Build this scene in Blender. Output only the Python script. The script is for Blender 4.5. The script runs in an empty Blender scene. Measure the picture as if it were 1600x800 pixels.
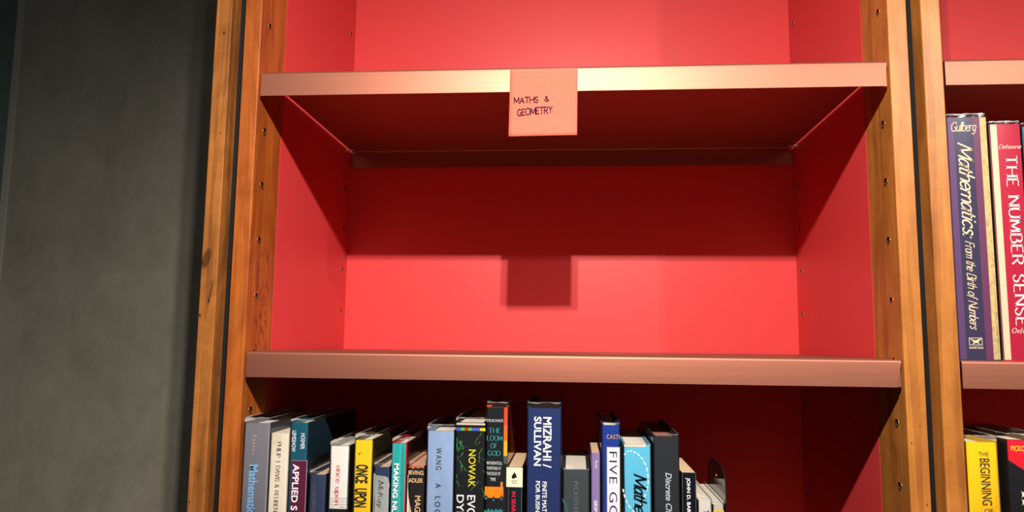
import bpy, bmesh, math, random
from mathutils import Vector, Matrix
random.seed(7)
S = bpy.context.scene
COL = S.collection

# ------------------------------------------------------------ camera, world, lamps, exposure
cam_data = bpy.data.cameras.new('camera')
cam_data.lens = 26.425
cam_data.sensor_width = 36.0
cam_data.clip_start = 0.01
cam = bpy.data.objects.new('camera', cam_data)
COL.objects.link(cam)
YAW, PITCH, ROLL = 0.0830, 0.1158, -0.0119
M = Matrix.Rotation(YAW, 3, 'Z') @ Matrix.Rotation(PITCH, 3, 'X') @ Matrix.Rotation(ROLL, 3, 'Y')
right, fwd, up = M.col[0], M.col[1], M.col[2]
mw = Matrix((( right[0], up[0], -fwd[0], 0.36057), (right[1], up[1], -fwd[1], -0.80464),
             (right[2], up[2], -fwd[2], -0.08990), (0, 0, 0, 1)))
cam.matrix_world = mw
S.camera = cam

world = bpy.data.worlds.new('world')
S.world = world
world.use_nodes = True
wb = world.node_tree.nodes['Background']
wb.inputs[0].default_value = (0.95, 0.95, 1.0, 1)
wb.inputs[1].default_value = 0.022

def lamp(name, loc, watts, target, size=144, blend=1.0):
    d = bpy.data.lights.new(name, 'SPOT')
    d.energy = watts
    d.color = (1.0, 0.93, 0.84)
    d.shadow_soft_size = 0.006
    d.spot_size = math.radians(size)
    d.spot_blend = blend
    o = bpy.data.objects.new(name, d)
    COL.objects.link(o)
    o.location = loc
    o.rotation_euler = (Vector(target) - Vector(loc)).to_track_quat('-Z', 'Y').to_euler()
# each bay has its own lamp head out in front of its top, with a pair of small emitters
for k, (lx, w) in enumerate([(0.368, 80.0), (1.125, 30.0), (1.880, 28.0)]):
    for sx, sz in ((-0.011, 0.007), (0.011, -0.007)):
        lamp('shelf_lamp', (lx + sx, -0.760, 0.497 + sz), w * 0.5, (lx, 0.0, -0.40))

S.view_settings.view_transform = 'Standard'
S.view_settings.look = 'None'
S.view_settings.gamma = 1.0
S.view_settings.exposure = 0.0
S.view_settings.use_curve_mapping = False

# ------------------------------------------------------------ constants (metres)
W = 0.6963          # clear width of a bay
PD = 0.0731         # depth of the wooden post
D = 0.3597          # depth to the red back panel
T = 0.020           # thickness of posts
ZT, ZB = 1.00, -0.86
Z1, Z2, Z3 = 0.2163, -0.1015, -0.4220
LIP = 0.0283
RX = 0.7510         # left inner face of the right hand bay

# ------------------------------------------------------------ materials
def srgb(r, g, b):
    f = lambda c: (c/255.0)/12.92 if c/255.0 <= 0.04045 else (((c/255.0)+0.055)/1.055)**2.4
    return (f(r), f(g), f(b), 1)

def mat(name, col, rough=0.5, metal=0.0, spec=0.5, coat=0.0):
    m = bpy.data.materials.new(name)
    m.use_nodes = True
    b = m.node_tree.nodes['Principled BSDF']
    b.inputs['Base Color'].default_value = col
    b.inputs['Roughness'].default_value = rough
    b.inputs['Metallic'].default_value = metal
    b.inputs['Specular IOR Level'].default_value = spec
    b.inputs['Coat Weight'].default_value = coat
    b.inputs['Coat Roughness'].default_value = 0.12
    return m

class NT:
    def __init__(s, m):
        s.t = m.node_tree; s.n = s.t.nodes; s.l = s.t.links
        s.b = s.n['Principled BSDF']
    def new(s, kind, **kw):
        n = s.n.new(kind)
        for k, v in kw.items(): setattr(n, k, v)
        return n
    def link(s, a, b): s.l.new(a, b)
    def math(s, op, a, b=None, c=None):
        n = s.new('ShaderNodeMath', operation=op)
        for i, v in enumerate((a, b, c)):
            if v is None: continue
            if isinstance(v, (int, float)): n.inputs[i].default_value = v
            else: s.link(v, n.inputs[i])
        return n.outputs[0]
    def mix(s, f, a, b, mode='MIX'):
        n = s.new('ShaderNodeMix', data_type='RGBA', blend_type=mode)
        for sock, v in ((n.inputs[0], f), (n.inputs[6], a), (n.inputs[7], b)):
            if isinstance(v, (int, float, tuple)): sock.default_value = v
            else: s.link(v, sock)
        return n.outputs[2]
    def noise(s, vec, scale=(1, 1, 1), size=1.0, detail=4, rough=0.55, dist=0.0, off=(0, 0, 0)):
        mp = s.new('ShaderNodeMapping')
        mp.inputs['Scale'].default_value = scale
        mp.inputs['Location'].default_value = off
        s.link(vec, mp.inputs[0])
        n = s.new('ShaderNodeTexNoise')
        n.inputs['Scale'].default_value = size; n.inputs['Detail'].default_value = detail
        n.inputs['Roughness'].default_value = rough; n.inputs['Distortion'].default_value = dist
        s.link(mp.outputs[0], n.inputs[0])
        return n.outputs[0]
    def ramp(s, f, stops):
        n = s.new('ShaderNodeValToRGB')
        e = n.color_ramp.elements
        e[0].position, e[0].color = stops[0]
        e[1].position, e[1].color = stops[-1]
        for p, c in stops[1:-1]:
            q = e.new(p); q.color = c
        s.link(f, n.inputs[0])
        return n.outputs[0]
    def bump(s, h, strength, dist=0.001):
        n = s.new('ShaderNodeBump')
        n.inputs['Strength'].default_value = strength; n.inputs['Distance'].default_value = dist
        s.link(h, n.inputs['Height']); s.link(n.outputs[0], s.b.inputs['Normal'])

def wood(name, tones, seed, spots=(), stain=None, rough=0.42):
    """tones: dark, mid, light linear colours. spots: knots (x, z, rx, rz, tilt)."""
    m = mat(name, tones[1], rough, 0, 0.4)
    g = NT(m)
    tc = g.new('ShaderNodeTexCoord').outputs['Object']
    off = (seed*1.7, seed*0.9, seed*2.3)
    a = g.noise(tc, (55, 38, 2.2), 1.0, 3, 0.5, 1.4, off)
    b = g.noise(tc, (420, 300, 7), 1.0, 3, 0.6, 0.3, off)
    c = g.noise(tc, (16, 16, 9), 1.0, 4, 0.6, 1.6, off)
    rings = g.math('FRACT', g.math('MULTIPLY', a, 6.0))
    tri = g.math('ABSOLUTE', g.math('SUBTRACT', g.math('MULTIPLY', rings, 2.0), 1.0))
    f = g.math('ADD', g.math('MULTIPLY', a, 0.55), g.math('MULTIPLY', tri, 0.07))
    f = g.math('ADD', f, g.math('MULTIPLY', b, 0.16))
    f = g.math('ADD', f, g.math('MULTIPLY', g.math('SUBTRACT', c, 0.5), 0.45))
    col = g.ramp(f, [(0.25, tones[0]), (0.46, tones[1]), (0.72, tones[2])])
    # short cross-grain flecks
    fl = g.noise(tc, (70, 70, 130), 1.0, 3, 0.6, 0.8, off)
    col = g.mix(g.math('MULTIPLY', fl, 0.45), col, tones[0])
    sep = g.new('ShaderNodeSeparateXYZ'); g.link(tc, sep.inputs[0])
    for (sx, sz, rx, rz, tilt, depth) in spots:
        dx = g.math('SUBTRACT', sep.outputs[0], sx)
        dz = g.math('SUBTRACT', sep.outputs[2], sz)
        u = g.math('DIVIDE', g.math('SUBTRACT', dx, g.math('MULTIPLY', dz, tilt)), rx)
        v = g.math('DIVIDE', dz, rz)
        r = g.math('SQRT', g.math('ADD', g.math('MULTIPLY', u, u), g.math('MULTIPLY', v, v)))
        r = g.math('ADD', r, g.math('MULTIPLY', g.math('SUBTRACT', b, 0.5), 0.5))
        inner = g.new('ShaderNodeMapRange'); inner.inputs[1].default_value = 0.75; inner.inputs[2].default_value = 1.08
        inner.inputs[3].default_value = depth; inner.inputs[4].default_value = 0
        g.link(r, inner.inputs[0])
        halo = g.new('ShaderNodeMapRange'); halo.inputs[1].default_value = 0.9; halo.inputs[2].default_value = 2.2
        halo.inputs[3].default_value = 0.4*depth; halo.inputs[4].default_value = 0
        g.link(r, halo.inputs[0])
        col = g.mix(halo.outputs[0], col, tones[0])
        col = g.mix(inner.outputs[0], col, (0.035, 0.014, 0.006, 1))
    if stain:
        (y0, y1, z0, z1) = stain
        def box(v, a_, b_):
            n = g.new('ShaderNodeMapRange', interpolation_type='SMOOTHSTEP'); n.inputs[1].default_value = a_ - (b_-a_)*0.12; n.inputs[2].default_value = a_ + (b_-a_)*0.2
            g.link(v, n.inputs[0])
            k = g.new('ShaderNodeMapRange', interpolation_type='SMOOTHSTEP'); k.inputs[1].default_value = b_ - (b_-a_)*0.2; k.inputs[2].default_value = b_ + (b_-a_)*0.12
            k.inputs[3].default_value = 1; k.inputs[4].default_value = 0
            g.link(v, k.inputs[0])
            return g.math('MULTIPLY', n.outputs[0], k.outputs[0])
        msk = g.math('MULTIPLY', box(sep.outputs[1], y0, y1), box(sep.outputs[2], z0, z1))
        nn = g.noise(tc, (150, 110, 55), 1.0, 4, 0.6, 1.0, (3, 1, 2))
        thr = g.new('ShaderNodeMapRange'); thr.inputs[1].default_value = 0.52; thr.inputs[2].default_value = 0.58
        g.link(nn, thr.inputs[0])
        col = g.mix(g.math('MULTIPLY', msk, g.math('MULTIPLY', thr.outputs[0], 0.75)), col, (0.17, 0.025, 0.012, 1))
    g.link(col, g.b.inputs['Base Color'])
    g.bump(b, 0.12, 0.0006)
    return m

TAN = ((0.26, 0.082, 0.014, 1), (0.5, 0.183, 0.033, 1), (0.66, 0.276, 0.063, 1))
CHERRY = ((0.27, 0.059, 0.009, 1), (0.5, 0.132, 0.019, 1), (0.6, 0.188, 0.036, 1))
REDDISH = ((0.19, 0.043, 0.007, 1), (0.42, 0.109, 0.016, 1), (0.55, 0.171, 0.030, 1))
WALNUTTY = ((0.17, 0.057, 0.012, 1), (0.44, 0.152, 0.031, 1), (0.6, 0.230, 0.057, 1))
M_post_left = wood('cherry_post_left', CHERRY, 1.0, stain=(0.018, 0.060, -0.115, 0.025))
M_post_right = wood('cherry_post_right', TAN, 2.6, spots=[(0.712, -0.245, 0.0007, 0.0012, 0, .9), (0.709, -0.168, 0.0006, 0.0010, 0, .9), (0.700, -0.185, 0.0006, 0.0010, 0, .9)])
M_post_outer = wood('knotty_cherry_end_board', WALNUTTY, 3.9, spots=[
    (-0.0495, 0.00017, 0.0052, 0.0125, 0.22, 0.75), (-0.0535, -0.00491, 0.0016, 0.003, 0, 0.9),
    (-0.0425, -0.03941, 0.0012, 0.016, 0.15, 0.7), (-0.0440, -0.04657, 0.0012, 0.0025, 0, 1.0),
    (-0.0530, -0.06309, 0.0013, 0.0018, 0, 0.85), (-0.0442, 0.26351, 0.0014, 0.0020, 0, 0.85),
    (-0.0400, 0.18959, 0.0008, 0.0012, 0, 0.6), (-0.0420, 0.14413, 0.0010, 0.0014, 0, 0.5),
    (-0.0430, -0.23121, 0.0007, 0.0010, 0, 0.9), (-0.0520, -0.26400, 0.0007, 0.0010, 0, 0.9)])
M_post_far = wood('cherry_post_far', TAN, 5.2)

def red_laminate():
    m = mat('red_laminate', (0.60, 0.040, 0.052, 1), 0.42, 0, 0.3)
    g = NT(m)
    tc = g.new('ShaderNodeTexCoord').outputs['Object']
    n = g.noise(tc, (3, 3, 3), 1.0, 3)
    g.link(g.mix(n, (0.67, 0.050, 0.053, 1), (0.70, 0.055, 0.058, 1)), g.b.inputs['Base Color'])
    f = g.noise(tc, (900, 900, 900), 1.0, 2)
    g.bump(f, 0.05, 0.0003)
    return m
M_red = red_laminate()

def copper():
    m = mat('rose_copper_metal', (0.80, 0.36, 0.24, 1), 0.48, 0.82, 0.3)
    g = NT(m)
    tc = g.new('ShaderNodeTexCoord').outputs['Object']
    n = g.noise(tc, (8, 900, 900), 1.0, 2)
    g.link(g.mix(n, (0.36, 0.130, 0.084, 1), (0.42, 0.160, 0.105, 1)), g.b.inputs['Base Color'])
    mr = g.new('ShaderNodeMapRange'); mr.inputs[3].default_value = 0.49; mr.inputs[4].default_value = 0.54
    g.link(n, mr.inputs[0]); g.link(mr.outputs[0], g.b.inputs['Roughness'])
    return m
M_copper = copper()
M_brass = mat('brass', (0.80, 0.56, 0.26, 1), 0.28, 1.0)
M_hole = mat('brass_tube_inside', (0.05, 0.03, 0.015, 1), 0.6)  # closed end of the tube, shade deep in the hole put into its colour
M_bore = mat('shaded_brass_bore', (0.10, 0.055, 0.025, 1), 0.35, 0.6)  # brass darkened to stand in for the shade inside the pin holes
M_black = mat('black_filler', (0.010, 0.010, 0.010, 1), 0.75, 0, 0.15)
M_bookend = mat('black_enamel', (0.012, 0.010, 0.010, 1), 0.12, 0.0, 0.6)

def concrete(name, a, b):
    m = mat(name, a, 0.75, 0, 0.25)
    g = NT(m)
    tc = g.new('ShaderNodeTexCoord').outputs['Object']
    n1 = g.noise(tc, (1.6, 1.6, 1.2), 1.0, 6, 0.6, 0.5)
    n2 = g.noise(tc, (9, 9, 6), 1.0, 6, 0.65, 0.8)
    n3 = g.noise(tc, (60, 60, 25), 1.0, 4, 0.6)
    f = g.math('ADD', g.math('MULTIPLY', n1, 0.5), g.math('ADD', g.math('MULTIPLY', n2, 0.38), g.math('MULTIPLY', n3, 0.12)))
    col = g.ramp(f, [(0.40, a), (0.60, b)])
    sc = g.noise(tc, (26, 26, 5), 1.0, 2, 0.4, 3.0)
    line = g.new('ShaderNodeMapRange'); line.inputs[1].default_value = 0.0; line.inputs[2].default_value = 0.006
    line.inputs[3].default_value = 0.22; line.inputs[4].default_value = 0.0
    g.link(g.math('ABSOLUTE', g.math('SUBTRACT', sc, 0.5)), line.inputs[0])
    msk = g.new('ShaderNodeMapRange'); msk.inputs[1].default_value = 0.55; msk.inputs[2].default_value = 0.7
    g.link(n2, msk.inputs[0])
    col = g.mix(g.math('MULTIPLY', line.outputs[0], msk.outputs[0]), col, (0.03, 0.03, 0.025, 1))
    g.link(col, g.b.inputs['Base Color'])
    g.bump(f, 0.25, 0.004)
    return m
M_conc = concrete('cast_concrete', (0.62, 0.585, 0.455, 1), (0.86, 0.81, 0.66, 1))
M_conc_dark = concrete('cast_concrete_dark', (0.28, 0.36, 0.32, 1), (0.36, 0.45, 0.40, 1))
M_conc_strip = concrete('joint_filler', (0.88, 0.88, 0.74, 1), (0.92, 0.92, 0.78, 1))

_mc = {}
def cm(r, g_, b, rough=0.42, coat=0.0, spec=0.22):
    k = (r, g_, b, rough, coat, spec)
    if k not in _mc:
        m = mat('print_%d_%d_%d' % (r, g_, b), tuple(c**1.15 for c in srgb(r, g_, b)[:3]) + (1,), rough, 0, spec, coat)
        _mc[k] = m
    return _mc[k]

def cloth(name, c, scale=2500, amt=0.25):
    m = mat(name, c, 0.6, 0, 0.3)
    g = NT(m)
    tc = g.new('ShaderNodeTexCoord').outputs['Object']
    n = g.noise(tc, (scale, scale, scale), 1.0, 2)
    n2 = g.noise(tc, (60, 60, 40), 1.0, 4)
    d = tuple(x*0.75 for x in c[:3]) + (1,)
    g.link(g.mix(n2, g.mix(g.math('MULTIPLY', n, amt*2), c, d), c), g.b.inputs['Base Color'])
    g.bump(n, 0.3, 0.0003)
    return m

def worn(name, c, d, scale=30):
    m = mat(name, c, 0.55, 0, 0.3)
    g = NT(m)
    tc = g.new('ShaderNodeTexCoord').outputs['Object']
    n = g.noise(tc, (scale, scale, scale*0.6), 1.0, 6, 0.65, 0.4)
    g.link(g.ramp(n, [(0.42, c), (0.66, d)]), g.b.inputs['Base Color'])
    return m

def page_mat(name, c):
    m = mat(name, c, 0.8, 0, 0.2)
    g = NT(m)
    tc = g.new('ShaderNodeTexCoord').outputs['Object']
    n = g.noise(tc, (2600, 4, 4), 1.0, 1)
    d = tuple(x*0.62 for x in c[:3]) + (1,)
    g.link(g.mix(n, d, c), g.b.inputs['Base Color'])
    g.bump(n, 0.3, 0.0003)
    return m
P_white = page_mat('pages_white', (0.78, 0.70, 0.58, 1))
P_tan = page_mat('pages_tan', (0.72, 0.50, 0.30, 1))
P_rust = page_mat('pages_rust', (0.62, 0.33, 0.20, 1))

def film_mat():
    m = bpy.data.materials.new('clear_film')
    m.use_nodes = True
    t = m.node_tree; n = t.nodes; n.clear()
    out = n.new('ShaderNodeOutputMaterial')
    tr = n.new('ShaderNodeBsdfTransparent'); tr.inputs[0].default_value = (0.97, 0.97, 0.98, 1)
    df = n.new('ShaderNodeBsdfDiffuse'); df.inputs[0].default_value = (0.8, 0.8, 0.82, 1)
    gl = n.new('ShaderNodeBsdfGlossy'); gl.inputs['Roughness'].default_value = 0.13
    gl.inputs[0].default_value = (0.9, 0.9, 0.92, 1)
    m1 = n.new('ShaderNodeMixShader'); m1.inputs[0].default_value = 0.012
    t.links.new(tr.outputs[0], m1.inputs[1]); t.links.new(df.outputs[0], m1.inputs[2])
    fr = n.new('ShaderNodeFresnel'); fr.inputs[0].default_value = 1.33
    m2 = n.new('ShaderNodeMixShader')
    t.links.new(fr.outputs[0], m2.inputs[0]); t.links.new(m1.outputs[0], m2.inputs[1]); t.links.new(gl.outputs[0], m2.inputs[2])
    tc = n.new('ShaderNodeTexCoord'); nz = n.new('ShaderNodeTexNoise'); nz.inputs['Scale'].default_value = 55; nz.inputs['Detail'].default_value = 3
    mp = n.new('ShaderNodeMapping'); mp.inputs['Scale'].default_value = (2.2, 2.2, 0.6)
    t.links.new(tc.outputs['Object'], mp.inputs[0]); t.links.new(mp.outputs[0], nz.inputs[0])
    bp = n.new('ShaderNodeBump'); bp.inputs['Strength'].default_value = 0.15; bp.inputs['Distance'].default_value = 0.001
    t.links.new(nz.outputs[0], bp.inputs['Height']); t.links.new(bp.outputs[0], gl.inputs['Normal']); t.links.new(bp.outputs[0], fr.inputs['Normal'])
    t.links.new(m2.outputs[0], out.inputs[0])
    return m
M_film = film_mat()
def fold_mat():
    m = bpy.data.materials.new('film_crease_highlight')  # film fold with a bright highlight put into its whitish colour
    m.use_nodes = True
    t = m.node_tree; n = t.nodes
    b = n['Principled BSDF']
    b.inputs['Base Color'].default_value = (0.85, 0.85, 0.87, 1); b.inputs['Roughness'].default_value = 0.2
    b.inputs['Alpha'].default_value = 0.55
    return m
M_fold = fold_mat()

# ------------------------------------------------------------ mesh helpers
def link(name, bm, mats, parent=None, smooth=False, loc=None):
    me = bpy.data.meshes.new(name)
    bmesh.ops.recalc_face_normals(bm, faces=bm.faces[:])
    bm.to_mesh(me); bm.free()
    for m in (mats if isinstance(mats, (list, tuple)) else [mats]): me.materials.append(m)
    if smooth:
        for p in me.polygons: p.use_smooth = True
        me.set_sharp_from_angle(angle=math.radians(35)) if hasattr(me, 'set_sharp_from_angle') else None
    o = bpy.data.objects.new(name, me)
    COL.objects.link(o)
    if parent: o.parent = parent
    if loc: o.location = loc
    return o

def thing(name, label, cat, loc=(0, 0, 0), group=None):
    o = bpy.data.objects.new(name, None); COL.objects.link(o)
    o.empty_display_size = 0.02
    o.location = loc; o['label'] = label; o['category'] = cat
    if group: o['group'] = group
    return o

def box(bm, x0, x1, y0, y1, z0, z1, mi=0, bevel=0.0, seg=2):
    vs = [bm.verts.new(p) for p in [(x0,y0,z0),(x1,y0,z0),(x1,y1,z0),(x0,y1,z0),(x0,y0,z1),(x1,y0,z1),(x1,y1,z1),(x0,y1,z1)]]
    fs = [bm.faces.new([vs[i] for i in q]) for q in [(0,1,5,4),(1,2,6,5),(2,3,7,6),(3,0,4,7),(4,5,6,7),(3,2,1,0)]]
    for f in fs: f.material_index = mi
    if bevel:
        es = list({e for f in fs for e in f.edges})
        r = bmesh.ops.bevel(bm, geom=es, offset=bevel, segments=seg, profile=0.5, affect='EDGES')
        for f in r['faces']: f.material_index = mi

def prism_x(bm, prof, x0, x1, mi=0):
    """closed (y,z) outline pushed along x"""
    a = [bm.verts.new((x0, y, z)) for y, z in prof]; b = [bm.verts.new((x1, y, z)) for y, z in prof]
    n = len(prof)
    for i in range(n):
        f = bm.faces.new((a[i], a[(i+1) % n], b[(i+1) % n], b[i])); f.material_index = mi
    bm.faces.new(a).material_index = mi; bm.faces.new(b[::-1]).material_index = mi

def prism_z(bm, prof, z0, z1, fm=None):
    a = [bm.verts.new((x, y, z0)) for x, y in prof]; b = [bm.verts.new((x, y, z1)) for x, y in prof]
    n = len(prof)
    for i in range(n):
        f = bm.faces.new((a[i], a[(i+1) % n], b[(i+1) % n], b[i]))
        if fm: f.material_index = fm(prof[i], prof[(i+1) % n])
    f1 = bm.faces.new(a[::-1]); f2 = bm.faces.new(b)
    if fm: f1.material_index = f2.material_index = fm(None, None)

def cyl(bm, p0, p1, r, seg=16, mi=0, r_in=None):
    p0, p1 = Vector(p0), Vector(p1); d = (p1-p0).normalized()
    u = d.orthogonal().normalized(); v = d.cross(u)
    ring = lambda p, rr: [bm.verts.new(p + (u*math.cos(2*math.pi*i/seg) + v*math.sin(2*math.pi*i/seg))*rr) for i in range(seg)]
    a, b = ring(p0, r), ring(p1, r)
    for i in range(seg):
        bm.faces.new((a[i], a[(i+1) % seg], b[(i+1) % seg], b[i])).material_index = mi
    if r_in is None:
        bm.faces.new(a[::-1]).material_index = mi; bm.faces.new(b).material_index = mi
    else:
        c, e = ring(p0, r_in), ring(p1, r_in)
        for i in range(seg):
            j = (i+1) % seg
            bm.faces.new((c[j], c[i], e[i], e[j])).material_index = mi
            bm.faces.new((a[j], a[i], c[i], c[j])).material_index = mi
            bm.faces.new((b[i], b[j], e[j], e[i])).material_index = mi

def carve(o, cuts, bevel=0.0):
    """bevel a board and drill round holes (list of centre, axis end, radius) through its face"""
    if bevel:
        md = o.modifiers.new('b', 'BEVEL'); md.width = bevel; md.segments = 3; md.limit_method = 'ANGLE'
    cutter = None
    if cuts:
        bm = bmesh.new()
        for p0, p1, r in cuts: cyl(bm, p0, p1, r, 20)
        cutter = link('cutter', bm, M_black)
        bpy.context.view_layer.update()
        cutter.location = o.matrix_world.translation
        md = o.modifiers.new('c', 'BOOLEAN'); md.operation = 'DIFFERENCE'; md.object = cutter; md.solver = 'EXACT'
    bpy.context.view_layer.update()
    dg = bpy.context.evaluated_depsgraph_get()
    me = bpy.data.meshes.new_from_object(o.evaluated_get(dg))
    o.modifiers.clear()
    old = o.data; o.data = me; bpy.data.meshes.remove(old)
    if cutter:
        cmz = cutter.data; bpy.data.objects.remove(cutter); bpy.data.meshes.remove(cmz)

# ------------------------------------------------------------ the setting: concrete wall far left behind
WY = 1.50
bm = bmesh.new(); box(bm, -1.508, 0.30, WY, WY+0.10, -1.6, 2.2); 
o = link('wall_back', bm, M_conc); o['kind'] = 'structure'
bm = bmesh.new(); box(bm, -1.532, -1.508, WY-0.004, WY+0.10, -1.6, 2.2, bevel=0.002)
o = link('trim_1', bm, M_conc_strip); o['kind'] = 'structure'
bm = bmesh.new(); box(bm, -3.2, -1.532, WY+0.010, WY+0.11, -1.6, 2.2)
o = link('wall_left', bm, M_conc_dark); o['kind'] = 'structure'
bm = bmesh.new(); box(bm, -3.2, 2.6, -2.2, WY+0.11, -1.64, -1.60)
o = link('floor', bm, concrete('floor_concrete', (0.10, 0.10, 0.09, 1), (0.16, 0.16, 0.14, 1))); o['kind'] = 'structure'

# ------------------------------------------------------------ bookcases
ZHF, ZHR, STEP = 0.1523, 0.1495, 0.064
def hole_rows(z0, kmin, kmax): return [z0 - STEP*k for k in range(kmin, kmax+1)]

def sleeve(parent, x, y, z, inward):
    """brass ring and tube let into a shelf pin hole; inward = +1/-1 is the way into the board"""
    bm = bmesh.new()
    cyl(bm, (x - inward*0.0003, y, z), (x + inward*0.0095, y, z), 0.0046, 20, 0, 0.0037)
    cyl(bm, (x + inward*0.0088, y, z), (x + inward*0.0094, y, z), 0.0037, 20, 1)
    for f in bm.faces:                                  # the bore of the tube is coloured dark for the shade inside it
        if all(abs(math.hypot(v.co.y - y, v.co.z - z) - 0.0037) < 1e-5 for v in f.verts): f.material_index = 2 if f.material_index == 0 else 1
    o = link('pin_sleeve', bm, [M_brass, M_hole, M_bore], parent, True)
    return o

def side(parent, x_face, inward, post_mat, holes=True):
    """one side of a bay: wooden post at the front, red board behind"""
    xa, xb = sorted((x_face, x_face + inward*T))
    zf = [z for z in hole_rows(ZHF, -2, 7)]
    zr = [z for z in hole_rows(ZHR, -5, 7)]
    bm = bmesh.new(); box(bm, xa, xb, 0, PD, ZB, ZT)
    post = link('post', bm, post_mat, parent)
    cuts = [((x_face - inward*0.002, 0.024, z), (x_face + inward*0.0095, 0.024, z), 0.0046) for z in zf] if holes else []
    carve(post, cuts, 0.0012)
    bm = bmesh.new(); box(bm, xa, xb, PD, D + 0.018, ZB, ZT)
    sp = link('side_panel', bm, M_red, parent)
    cuts = [((x_face - inward*0.002, 0.337, z), (x_face + inward*0.0095, 0.337, z), 0.0046) for z in zr] if holes else []
    carve(sp, cuts, 0.0)
    if holes:
        for z in zf: sleeve(post, x_face, 0.024, z, inward)
        for z in zr: sleeve(sp, x_face, 0.337, z, inward)
    return post, sp

def lip_profile(z, y0=0.0015, th=0.0013, r=0.0034, drop=LIP, yb=D-0.003):
    """bent sheet: front lip, rounded nose, plate, rear lip (closed outline in y,z)"""
    out = [(y0, z-drop)]
    for i in range(0, 7):
        a = math.pi - (math.pi/2)*i/6
        out.append((y0 + r + r*math.cos(a), z - r + r*math.sin(a)))
    for i in range(0, 7):
        a = math.pi/2 - (math.pi/2)*i/6
        out.append((yb - r + r*math.cos(a), z - r + r*math.sin(a)))
    out.append((yb, z-drop)); out.append((yb-th, z-drop))
    for i in range(6, -1, -1):
        a = math.pi/2 - (math.pi/2)*i/6
        out.append((yb - r + (r-th)*math.cos(a), z - r + (r-th)*math.sin(a)))
    for i in range(6, -1, -1):
        a = math.pi - (math.pi/2)*i/6
        out.append((y0 + r + (r-th)*math.cos(a), z - r + (r-th)*math.sin(a)))
    out.append((y0+th, z-drop))
    return out

def shelf(parent, x0, w, z, pins=True):
    bm = bmesh.new()
    a, b = x0 + 0.0026, x0 + w - 0.0022
    prism_x(bm, lip_profile(z), a, b)
    for v in bm.verts:                                  # the front lip is nipped in towards the bottom of its right end
        if v.co.x > b - 1e-6 and v.co.y < 0.004 and v.co.z < z - 0.003:
            v.co.x -= 0.0040*min(1, (z - 0.003 - v.co.z)/(LIP-0.003))
    s = link('shelf', bm, M_copper, parent, True)
    bm = bmesh.new(); box(bm, b-0.010, b-0.0002, 0.0036, 0.0050, z-LIP+0.0003, z-0.002)
    link('end_tab', bm, M_copper, s)
    if pins:
        for (xx, dr) in ((x0, 1), (x0+w, -1)):
            for yy in (0.024, 0.337):
                bm = bmesh.new()
                zz = z - 0.0013 - 0.0024
                cyl(bm, (xx - dr*0.004, yy, zz), (xx + dr*0.0125, yy, zz), 0.0022, 14)
                cyl(bm, (xx + dr*0.0002, yy, zz), (xx + dr*0.0012, yy, zz), 0.0036, 14)
                link('shelf_pin', bm, M_brass, s, True)
    return s

bay = thing('bookcase', 'middle bookcase bay with cherry wood posts, red lining and note on its upper shelf', 'bookcase', (0, 0, ZB), 'bookcase bays of the wall of shelves')
ROOT = Vector((0, 0, ZB))
def under(parent, fn):
    """run a builder with the parent's origin at its own place while the parts keep world coordinates"""
    before = set(bpy.data.objects)
    r = fn()
    for ob in set(bpy.data.objects) - before:
        if ob.parent == parent: ob.location = -parent.location
    return r
def build_main():
    side(bay, 0.0, -1, M_post_left)
    side(bay, W, 1, M_post_right)
    bm = bmesh.new(); box(bm, 0.0, W, D, D+0.018, ZB, ZT); link('back_panel', bm, M_red, bay)
    for z in (Z1, Z2, Z3): shelf(bay, 0.0, W, z)
under(bay, build_main)

bayr = thing('bookcase', 'right-hand bookcase bay cut off by the picture edge, holding upright books on two shelves', 'bookcase', (RX, 0, ZB), 'bookcase bays of the wall of shelves')
def build_right():
    side(bayr, RX, -1, M_post_far, holes=False)
    side(bayr, RX+W, 1, M_post_far, holes=False)
    bm = bmesh.new(); box(bm, RX, RX+W, D, D+0.018, ZB, ZT); link('back_panel', bm, M_red, bayr)
    for z in (Z1, Z2, Z3): shelf(bayr, RX, W, z, pins=False)
under(bayr, build_right)

endb = thing('end_board', 'knotty cherry end board at the far left of the shelving beside the concrete', 'board', (-0.0455, 0, ZB))
def build_end():
    bm = bmesh.new(); box(bm, -0.0550, -0.0358, 0, D+0.018, ZB, ZT)
    e = link('board', bm, M_post_outer, endb); carve(e, [], 0.0012)
under(endb, build_end)

for nm, xa, xb, lb in (('filler_strip', -0.0358, -0.0200, 'black filler strip recessed between the knotty end board and the left cherry post'),
                       ('filler_strip', W+T, RX-T, 'black filler strip recessed between the middle bay and the right bay posts')):
    bm = bmesh.new(); box(bm, xa+0.0001, xb-0.0001, 0.0225, D, ZB, ZT)
    o = link(nm, bm, M_black); o['label'] = lb; o['category'] = 'filler strip'; o['group'] = 'black filler strips'

# ------------------------------------------------------------ lettering
def bfont(body, bold=0.0, space=1.0):
    cu = bpy.data.curves.new('t', 'FONT'); cu.body = body; cu.size = 1.0
    cu.offset = bold; cu.space_character = space; cu.resolution_u = 4
    ob = bpy.data.objects.new('t', cu); COL.objects.link(ob)
    dg = bpy.context.evaluated_depsgraph_get()
    me = bpy.data.meshes.new_from_object(ob.evaluated_get(dg))
    vs = [(v.co.x, v.co.y) for v in me.vertices]; fs = [tuple(p.vertices) for p in me.polygons]
    bpy.data.objects.remove(ob); bpy.data.curves.remove(cu); bpy.data.meshes.remove(me)
    return vs, fs

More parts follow.
